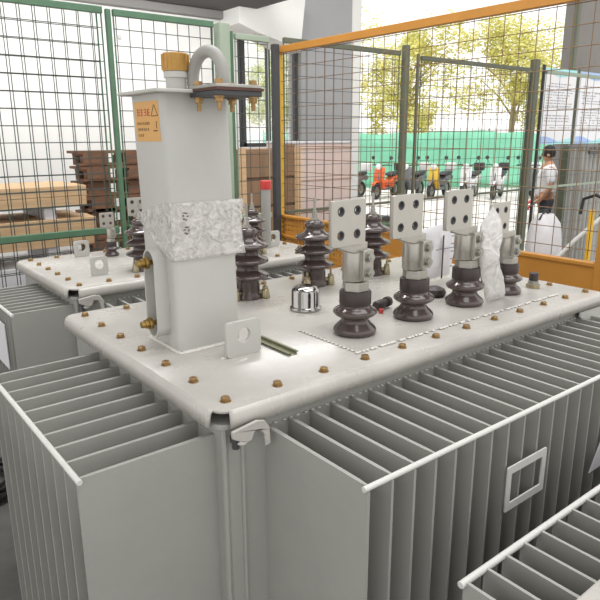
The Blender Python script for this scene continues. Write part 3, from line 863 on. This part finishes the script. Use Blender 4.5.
# cable coil on the floor
b = MB(); pts = []
for k in range(200):
    a = k*.32; R_ = .20 + .05*math.sin(k*.13); pts.append((R_*math.cos(a)+.02*math.sin(k*.31), R_*math.sin(a), .012+.05*(k/200)+.012*math.sin(k*.9)))
o = b.tube(pts, .009, 6).build('cable_coil', M['cable'], None, (-.13, 2.42, 0), smooth=True); tag(o, 'coil of black cable on the dark floor at the left edge', 'cable coil')
pts = [(.0+.03*math.sin(k*.5), 2.60-.09*k*.3, .01+.0*k) for k in range(12)]
o = MB().tube([(-.22+.035*k, 3.0-.05*k+.03*math.sin(k), .012) for k in range(12)], .008, 6).build('loose_cable', M['cable'], None, smooth=True)
tag(o, 'loose black cable running across the floor behind the coil', 'cable')

# ================================================================== OUTSIDE: green cloth fence, scooters, trees
gf = empty('green_cloth_fence', (17.3, 12.6, 0)); tag(gf, 'long green cloth site fence behind the parked scooters', 'fence')
A, B = Vector((12.9, 18.2, 0)), Vector((25.6, 7.6, 0)); n = 160
dirv = (B-A).normalized(); nor = Vector((-dirv.y, dirv.x, 0))
bm = bmesh.new(); grid = []
for i in range(n+1):
    p = A + (B-A)*i/n; row = []
    top = 2.02 + .05*math.sin(i*.11) + .03*math.sin(i*.43)
    for j in range(7):
        z = .04 + (top-.04)*j/6
        w_ = .05*math.sin(i*.9+j*.3)+.03*noise.noise(Vector((i*.3, j*.5, 0)))
        q = p + nor*w_; row.append(bm.verts.new((q.x-17.3, q.y-12.6, z)))
    grid.append(row)
for i in range(n):
    for j in range(6): bm.faces.new([grid[i][j], grid[i+1][j], grid[i+1][j+1], grid[i][j+1]])
me = bpy.data.meshes.new('cloth'); bm.to_mesh(me); bm.free(); me.materials.append(M['green']); link('cloth', me, gf, solid=.01, smooth=True)
for i in range(0, 9):
    p = A + (B-A)*i/8 + nor*.12; MB().cyl((p.x-17.3, p.y-12.6, 0), (p.x-17.3, p.y-12.6, 2.15), .03, 8).build('post', M['steel'], gf)

def make_scooter(body, name, label, loc, rz):
    body, accent = ('scg', 'scy') if body == 'scy' else (body, body)
    r = empty(name, loc, rz=rz); tag(r, label, 'scooter', 'scooters parked along the green cloth fence')
    for k, x in enumerate((-.62, .62)):
        b = MB(); mm = Matrix.Rotation(PI/2, 3, 'X')
        b.lathe([(.15,-.045),(.235,-.05),(.25,-.02),(.25,.02),(.235,.05),(.15,.045),(.15,-.045)], 22, (x,0,.25), mm, caps=False)
        w = b.build('wheel', M['tyre'], r, smooth=True)
        MB().lathe([(.02,-.06),(.15,-.03),(.15,.03),(.02,.06)], 12, (x,0,.25), mm).build('hub', M['steel'], w, smooth=True)
    b = MB()                                                        # rear body
    b.prism([(-.95,.62),(-.80,.70),(-.30,.66),(-.14,.52),(-.12,.34),(-.30,.30),(-.42,.44),(-.62,.54),(-.82,.50)], -.14, .14, 'y')
    b.build('rear_body', M[body], r, bevel=.05, seg=3, smooth=True)
    MB().prism([(-.16,.26),(.32,.26),(.40,.34),(.30,.33),(-.16,.34)], -.15, .15, 'y').build('footboard', M['scg'], r, bevel=.02)
    MB().prism([(.30,.30),(.38,.30),(.50,.60),(.46,.92),(.36,.98),(.40,.62)], -.17, .17, 'y').build('leg_shield', M[accent], r, bevel=.05, seg=3, smooth=True)
    MB().prism([(.42,.50),(.55,.56),(.80,.50),(.86,.42),(.70,.52),(.50,.50)], -.06, .06, 'y').build('front_mudguard', M[body], r, bevel=.02)
    MB().prism([(-.86,.72),(-.82,.80),(-.50,.80),(-.20,.76),(-.12,.70),(-.30,.66)], -.13, .13, 'y').build('seat', M['scd'], r, bevel=.035, seg=3, smooth=True)
    MB().tube([(.62,0,.25),(.50,0,.62),(.40,0,.98)], .025, 8).build('steering_column', M['scg'], r, smooth=True)
    MB().tube([(.26,-.34,1.02),(.36,-.18,1.03),(.40,0,1.0),(.36,.18,1.03),(.26,.34,1.02)], .017, 8).build('handlebar', M['scd'], r, smooth=True)
    MB().lathe([(.02,-.05),(.085,-.03),(.095,.03),(.05,.06)], 14, (.47,0,.98), Matrix.Rotation(PI/2, 3, 'Y')).build('headlight', M['scw'], r, smooth=True)
    for s in (-1, 1):
        b = MB(); b.cyl((.33, s*.22, 1.03), (.28, s*.30, 1.22), .007, 6); b.lathe([(.01,-.01),(.06,-.008),(.06,.008),(.01,.012)], 12, (.28, s*.31, 1.24), Matrix.Rotation(PI/2, 3, 'Y'))
        b.build('mirror', M['scd'], r, smooth=True)
    MB().prism([(-1.08,.80),(-.82,.80),(-.80,1.05),(-1.10,1.05)], -.15, .15, 'y').build('rear_box', M['scd' if body != 'scg' else 'scw'], r, bevel=.03, seg=2, smooth=True)
    return r
sc = [('sco', 'orange scooter parked left of the others near the brown fence post', (13.75, 12.75), 3.43),
      ('scg', 'grey scooter parked just left of the orange scooter', (12.75, 13.35), 3.36),
      ('scy', 'yellow bodied scooter parked right of the brown fence posts', (15.05, 11.70), 3.45),
      ('scw', 'white scooter parked in the middle, right of the yellow one', (15.75, 11.05), 3.49),
      ('scw', 'white scooter parked side on against the green cloth, second from the right', (16.35, 10.45), 3.56),
      ('scg', 'grey scooter at the right end of the parked row', (16.95, 9.75), 3.50),
      ('scg', 'grey scooter between the yellow and orange ones', (14.40, 12.25), 3.44)]
for bd, lb, (x, y), a in sc: make_scooter(bd, 'scooter', lb, (x, y, 0), a)

def tree(loc, h, cr, nleaf, m, label, seed):
    rd = random.Random(seed)
    r = empty('leafy_tree', loc); tag(r, label, 'tree', 'trees behind the green cloth fence')
    b = MB(); b.tube([(0,0,0),(rd.uniform(-.1,.1),.05,h*.35),(rd.uniform(-.2,.2),0,h*.7)], [.16,.12,.06], 8)
    for k in range(9):
        a = rd.uniform(0, 2*PI); z = h*rd.uniform(.3,.6)
        b.tube([(0,0,z),(cr*.35*math.cos(a), cr*.35*math.sin(a), z+h*.14),(cr*.75*math.cos(a), cr*.75*math.sin(a), z+h*.25)], [.05,.035,.015], 5)
    b.build('trunk', M['bark'], r, smooth=True)
    cl = [(Vector((rd.gauss(0,.55)*cr, rd.gauss(0,.55)*cr, h*.62+rd.uniform(-.38,.38)*h*.85)), rd.uniform(.22,.5)*cr) for _ in range(44)]
    bm = bmesh.new()
    for _ in range(nleaf):
        c_, rr_ = rd.choice(cl)
        v = Vector((rd.gauss(0,1), rd.gauss(0,1), rd.gauss(0,1))); v.normalize(); p = c_ + v*rr_*rd.uniform(.5,1)
        u = Vector((rd.gauss(0,1), rd.gauss(0,1), rd.gauss(0,.6))); u.normalize(); w = u.orthogonal(); w.normalize()
        q = u.cross(w); s_ = rd.uniform(.06,.12)
        vs = [bm.verts.new(p-u*s_), bm.verts.new(p+w*s_*.45+q*s_*.1), bm.verts.new(p+u*s_), bm.verts.new(p-w*s_*.45+q*s_*.1)]
        bm.faces.new([vs[0], vs[1], vs[2]]); bm.faces.new([vs[0], vs[2], vs[3]])
    me = bpy.data.meshes.new('foliage'); bm.to_mesh(me); bm.free(); me.materials.append(m); link('foliage', me, r)
tree((15.6, 20.6, 0), 6.2, 1.6, 7000, M['leaf2'], 'loose yellow green tree at the left of the opening, beside the white pillar', 1)
tree((20.6, 18.2, 0), 6.8, 2.0, 10000, M['leaf'], 'yellow green tree behind the two dull brown posts', 2)
tree((24.2, 15.2, 0), 7.0, 2.4, 12000, M['leaf'], 'widest yellow green tree in the middle of the opening', 3)
tree((27.2, 11.8, 0), 6.8, 1.8, 8000, M['leaf'], 'sparse yellow tree at the right of the opening behind the thick brown post', 4)

# notice boards -------------------------------------------------------
def board(x0, x1, y, z0, z1, label, hcol):
    r = empty('notice_board', ((x0+x1)/2, y, 0)); tag(r, label, 'notice board', 'notice boards behind the fence')
    w = (x1-x0)/2
    MB().box(-w, w, -.015, .015, z0, z1).build('panel', M['white'], r)
    n = 14
    for nm, zt_, sg, mt in (('header_band', z1, -1, M[hcol]), ('footer_band', z0, 1, M['blue'])):
        ol = [(-w, zt_), (w, zt_)]
        for k in range(n+1):
            t = 1-k/n*1.; ol.append((-w+2*w*t, zt_+sg*(.05+.05*math.sin(t*5+sg)+.03)))
        if len(ol) > 3: MB().prism(ol, -.018, -.0155, 'y').build(nm, mt, r)
    ol = [(-w*.2, z0), (w, z0)] + [(w*(1-1.2*k/8), z0+.02+.08*(1-k/8)) for k in range(9)]
    MB().prism(ol, -.020, -.0185, 'y').build('teal_wave', M['teal'], r)
    b = MB(); rd = random.Random(label)
    z = z1-.25
    while z > z0+.18:
        xx = -w*.82
        while xx < w*.75:
            l_ = rd.uniform(.08,.3)*w; 
            if rd.random() < .8: b.box(xx, min(xx+l_, w*.85), -.0175, -.0155, z, z+.014)
            xx += l_+.03
        z -= .045 if rd.random() < .8 else .11
    b.build('printed_text_lines', M['printgrey'], r)
    for x in (-w, w): MB().cyl((x, .035, 0), (x, .035, z1+.05), .015, 8).build('support_pole', M['brownpost'], r)
    return r
board(9.25, 10.25, 4.90, 1.74, 2.97, 'left white notice board with pale blue header, above the standing person', 'teal')
board(10.42, 11.42, 4.90, 1.74, 2.97, 'right white notice board with blue wave header, above the grey corrugated cabinet', 'blue')
# corrugated cabinet
r = empty('corrugated_screen', (8.30, 3.75, 0)); tag(r, 'grey corrugated metal screen below the right notice board', 'screen')
ol = [(-.72, -.3)]
k = 0; x = -.72
while x < 1.0:
    ol += [(x, -.3), (x+.03, -.325), (x+.06, -.325), (x+.09, -.3)]; x += .12
ol += [(1.0, -.3), (1.0, -.24), (-.72, -.24)]
MB().prism(ol[1:], .05, 1.72, 'z').build('corrugated_shell', M['corr'], r)
MB().box(-.74, 1.02, -.34, -.22, 1.72, 1.75).build('top_plate', M['darkwall'], r)
MB().box(-.76, -.70, -.34, -.22, 0, 1.72).build('side_edge', M['brownpost'], r)
MB().box(-.2, .35, -.35, -.335, 1.63, 1.69).build('vent_strip', M['darkpost'], r)

# yellow handled truck, white sack, slanted bar -------------------------
r = empty('pallet_truck', (4.30, 1.38, 0)); tag(r, 'yellow handled pallet truck beyond the orange fence at the right edge', 'pallet truck')
MB().tube([(-.02,-.02,.25),(.0,0,.8),(.03,.02,1.30)], .022, 10).build('handle_shaft', M['yellow'], r, smooth=True)
MB().tube([(-.05+.03,-.08,1.26),(.03,-.09,1.38),(.03,.0,1.42),(.03,.10,1.38),(.0,.10,1.26)], .014, 8).build('handle_grip', M['black'], r, smooth=True)
for y in (-.2, .1): MB().box(.05, 1.1, y, y+.12, .06, .12).build('fork', M['yellow'], r, bevel=.01)
MB().box(-.1, .05, -.2, .22, .08, .34).build('pump_body', M['darkpost'], r, bevel=.02)
r = empty('white_sack_pile', (4.95, 2.15, 0)); tag(r, 'white striped wrapped sack standing behind the orange fence in front of the person', 'sack')
def sackmesh(seed, w, d, h):
    bm = bmesh.new(); R_ = 14; N_ = 32; rings = []
    for j in range(R_+1):
        t = j/R_; s_ = (min(1, (t+.03)*7)**.4)*(1-max(0, t-.88)**2*38)*(1+.07*math.sin(t*17+seed))
        rings.append([bm.verts.new((w*s_*math.cos(2*PI*k/N_)*(1+.10*noise.noise(Vector((k*.7+seed, t*4, 0)))), d*s_*math.sin(2*PI*k/N_)*(1+.12*noise.noise(Vector((k*.7, t*4, seed)))), h*t)) for k in range(N_)])
    for j in range(R_):
        for k in range(N_): bm.faces.new([rings[j][k], rings[j][(k+1)%N_], rings[j+1][(k+1)%N_], rings[j+1][k]])
    bm.faces.new(rings[0]); bm.faces.new(rings[-1]); bmesh.ops.recalc_face_normals(bm, faces=bm.faces[:])
    me = bpy.data.meshes.new('sack'); bm.to_mesh(me); bm.free(); me.materials.append(M['whitewrap']); return me
link('sack_body', sackmesh(2, .165, .15, 1.15), r, smooth=True)
MB().tube([(-.12,0,1.1),(-.02,0,1.19),(.10,0,1.1)], .012, 6).build('carry_strap', M['scd'], r, smooth=True)
r = empty('leaning_pipe', (4.7, 1.75, 0)); tag(r, 'pale grey pipe propped at a slant behind the orange fence, left of the yellow handle', 'pipe')
MB().tube([(-.5,.55,0),(.05,-.0,.95),(.22,-.17,1.19)], .018, 10).build('pipe_tube', M['rod'], r, smooth=True)

# ================================================================== PERSON
def skin_body(name, verts, edges, radii, m, parent, root=0, sub=2):
    me = bpy.data.meshes.new(name); me.from_pydata(verts, edges, []); me.materials.append(m)
    o = bpy.data.objects.new(name, me); COL.objects.link(o); o.parent = parent
    md = o.modifiers.new('skin', 'SKIN'); md.use_smooth_shade = True
    for i, v in enumerate(me.skin_vertices[0].data):
        r_ = radii[i]; v.radius = r_ if isinstance(r_, tuple) else (r_, r_); v.use_root = (i == root)
    o.modifiers.new('sub', 'SUBSURF').levels = sub; o.modifiers['sub'].render_levels = sub
    return o
per = empty('person', (8.27, 4.10, 0), rz=math.radians(128)); tag(per, 'person in white shirt, dark trousers and red gloves standing behind the mesh fence', 'person')
# local: faces +X (towards the photo's left), left side +Y, height 1.70
bv = [(0,0,.92),(.0,0,1.10),(.0,0,1.28),(-.01,0,1.42),(.01,0,1.50),(.03,0,1.585),(.035,0,1.64),
      (0,.10,.88),(.03,.11,.50),(.0,.11,.10),(.12,.12,.045),
      (0,-.10,.88),(-.02,-.11,.50),(-.05,-.11,.10),(.07,-.12,.045),
      (-.01,.17,1.40),(-.03,.23,1.14),(.10,.22,.95),(.17,.20,.90),
      (-.01,-.17,1.40),(-.03,-.23,1.14),(.10,-.22,.95),(.17,-.20,.90)]
be = [(0,1),(1,2),(2,3),(3,4),(4,5),(5,6),(0,7),(7,8),(8,9),(9,10),(0,11),(11,12),(12,13),(13,14),(3,15),(15,16),(16,17),(17,18),(3,19),(19,20),(20,21),(21,22)]
brd = [(.15,.10),(.14,.095),(.16,.11),(.12,.09),.052,.088,.080, .085,.060,.042,.036, .085,.060,.042,.036, .055,.044,.034,.030, .055,.044,.034,.030]
body = skin_body('body', bv, be, brd, M['skin'], per)
tv = [(0,0,.90),(0,0,.98),(0,.10,.86),(.03,.11,.50),(.0,.11,.12),(0,-.10,.86),(-.02,-.11,.50),(-.05,-.11,.12)]
skin_body('trousers', tv, [(0,1),(0,2),(2,3),(3,4),(0,5),(5,6),(6,7)], [(.17,.12),(.165,.115),.105,.080,.065,.105,.080,.065], M['trousers'], per)
sv = [(0,0,.95),(0,0,1.10),(0,0,1.28),(-.01,0,1.41),(.0,0,1.46),(-.01,.17,1.40),(-.03,.225,1.17),(-.01,-.17,1.40),(-.03,-.225,1.17)]
skin_body('shirt', sv, [(0,1),(1,2),(2,3),(3,4),(3,5),(5,6),(3,7),(7,8)], [(.175,.125),(.165,.12),(.185,.13),(.14,.105),.065,.075,.065,.075,.065], M['shirt'], per)
b = MB(); b.lathe([(.02,.125),(.07,.10),(.096,.05),(.100,.0),(.092,-.045),(.07,-.06)], 20, (.012, 0, 1.625)); b.build('hair', M['hair'], per, smooth=True)
b = MB()
for s in (-1, 1): b.lathe([(.004,-.008),(.012,0),(.004,.008)], 10, (.112, s*.032, 1.605), Matrix.Rotation(PI/2, 3, 'Y'))
b.build('eyes', M['hair'], per, smooth=True)
MB().lathe([(.004,.035),(.012,.0),(.016,-.012),(.006,-.02)], 10, (.122, 0, 1.59)).build('nose', M['skin'], per, smooth=True)
MB().box(.108, .118, -.025, .025, 1.548, 1.556).build('mouth', M['gasket'], per, bevel=.003)
for s in (-1, 1): MB().lathe([(.006,-.01),(.026,-.004),(.024,.008),(.006,.01)], 12, (.03, s*.09, 1.60), Matrix.Rotation(PI/2, 3, 'X')).build('ear', M['skin'], per, smooth=True)
for s in (-1, 1):
    pv = [(.15, s*.21, .915), (.21, s*.19, .87)]; pe = [(0,1)]; pr = [(.034,.022),(.040,.022)]
    for k, (dy, l_) in enumerate(((-.030,.070),(-.010,.080),(.010,.075),(.030,.060))):
        i0 = len(pv); pv += [(.23, s*.19+dy, .855), (.23+l_*.5, s*.19+dy*1.1, .825), (.225+l_*.6, s*.19+dy*1.1, .785)]
        pe += [(1, i0), (i0, i0+1), (i0+1, i0+2)]; pr += [.013,.011,.009]
    i0 = len(pv); pv += [(.19, s*.19-s*.045, .88), (.235, s*.19-s*.07, .855)]; pe += [(0, i0), (i0, i0+1)]; pr += [.014,.011]
    skin_body('gloved_hand', pv, pe, pr, M['red'], per, sub=1)
for x, y in ((.07, .12), (.02, -.12)):
    b = MB(); b.prism([(-.11,-.0),(.14,0),(.15,.03),(.10,.07),(.0,.10),(-.10,.10)], -.05, .05, 'y'); b.build('shoe', M['black'], per, (x, y, 0), bevel=.02, seg=2)

# ================================================================== LIGHT
w = bpy.data.worlds.new('sky'); scn.world = w; w.use_nodes = True
bg_ = w.node_tree.nodes['Background']; bg_.inputs['Color'].default_value = (1, .99, .975, 1); bg_.inputs['Strength'].default_value = 1.38
def area(name, loc, size, energy, target, color=(1,1,1)):
    l = bpy.data.lights.new(name, 'AREA'); l.shape = 'RECTANGLE'; l.size, l.size_y = size; l.energy = energy; l.color = color
    o = bpy.data.objects.new(name, l); COL.objects.link(o); o.location = loc
    d = Vector(target)-Vector(loc); o.rotation_euler = d.to_track_quat('-Z', 'Y').to_euler(); return o
area('roof_skylight', (1.2, -1.2, 5.5), (4.5, 3.0), 165, (1.2, -1.0, 0))
area('roof_skylight', (2.6, 2.2, 5.5), (4.5, 1.6), 80, (2.6, 2.2, 0))
area('back_fill_light', (1.2, 4.75, 3.30), (4.5, .3), 68, (1.2, 6.0, 1.9))  # added fill that whitens the back wall, no fixture here
area('back_fill_light', (1.0, 2.5, 5.2), (4, .6), 170, (1.0, 4.4, 1.2))  # added fill that brightens the lumber behind the mesh
sun = bpy.data.lights.new('sun', 'SUN'); sun.energy = 2.0; sun.angle = .02; so = bpy.data.objects.new('sun', sun); COL.objects.link(so)
so.rotation_euler = (Vector((0,0,0))-Vector((-.25, -.30, 1.))).to_track_quat('-Z', 'Y').to_euler()

# ================================================================== CAMERA
f, pit, yaw, roll = 617.64, .258476, .901681, -.0039768
fw = Vector((math.cos(pit)*math.cos(yaw), math.cos(pit)*math.sin(yaw), -math.sin(pit)))
rv = fw.cross(Vector((0,0,1))).normalized(); uv = rv.cross(fw)
c_, s_ = math.cos(roll), math.sin(roll)
rv, uv = rv*c_ + uv*s_, uv*c_ - rv*s_
cam = bpy.data.cameras.new('camera'); co = bpy.data.objects.new('camera', cam); COL.objects.link(co)
cam.sensor_width = 36; cam.lens = f/600*36; cam.clip_start = .02; cam.clip_end = 300
co.matrix_world = Matrix(((rv.x, uv.x, -fw.x, -.63674), (rv.y, uv.y, -fw.y, -1.0649), (rv.z, uv.z, -fw.z, 1.88), (0,0,0,1)))
scn.camera = co
vs = scn.view_settings; vs.view_transform = 'Standard'; vs.look = 'None'; vs.gamma = 1; vs.use_curve_mapping = False; vs.exposure = 0
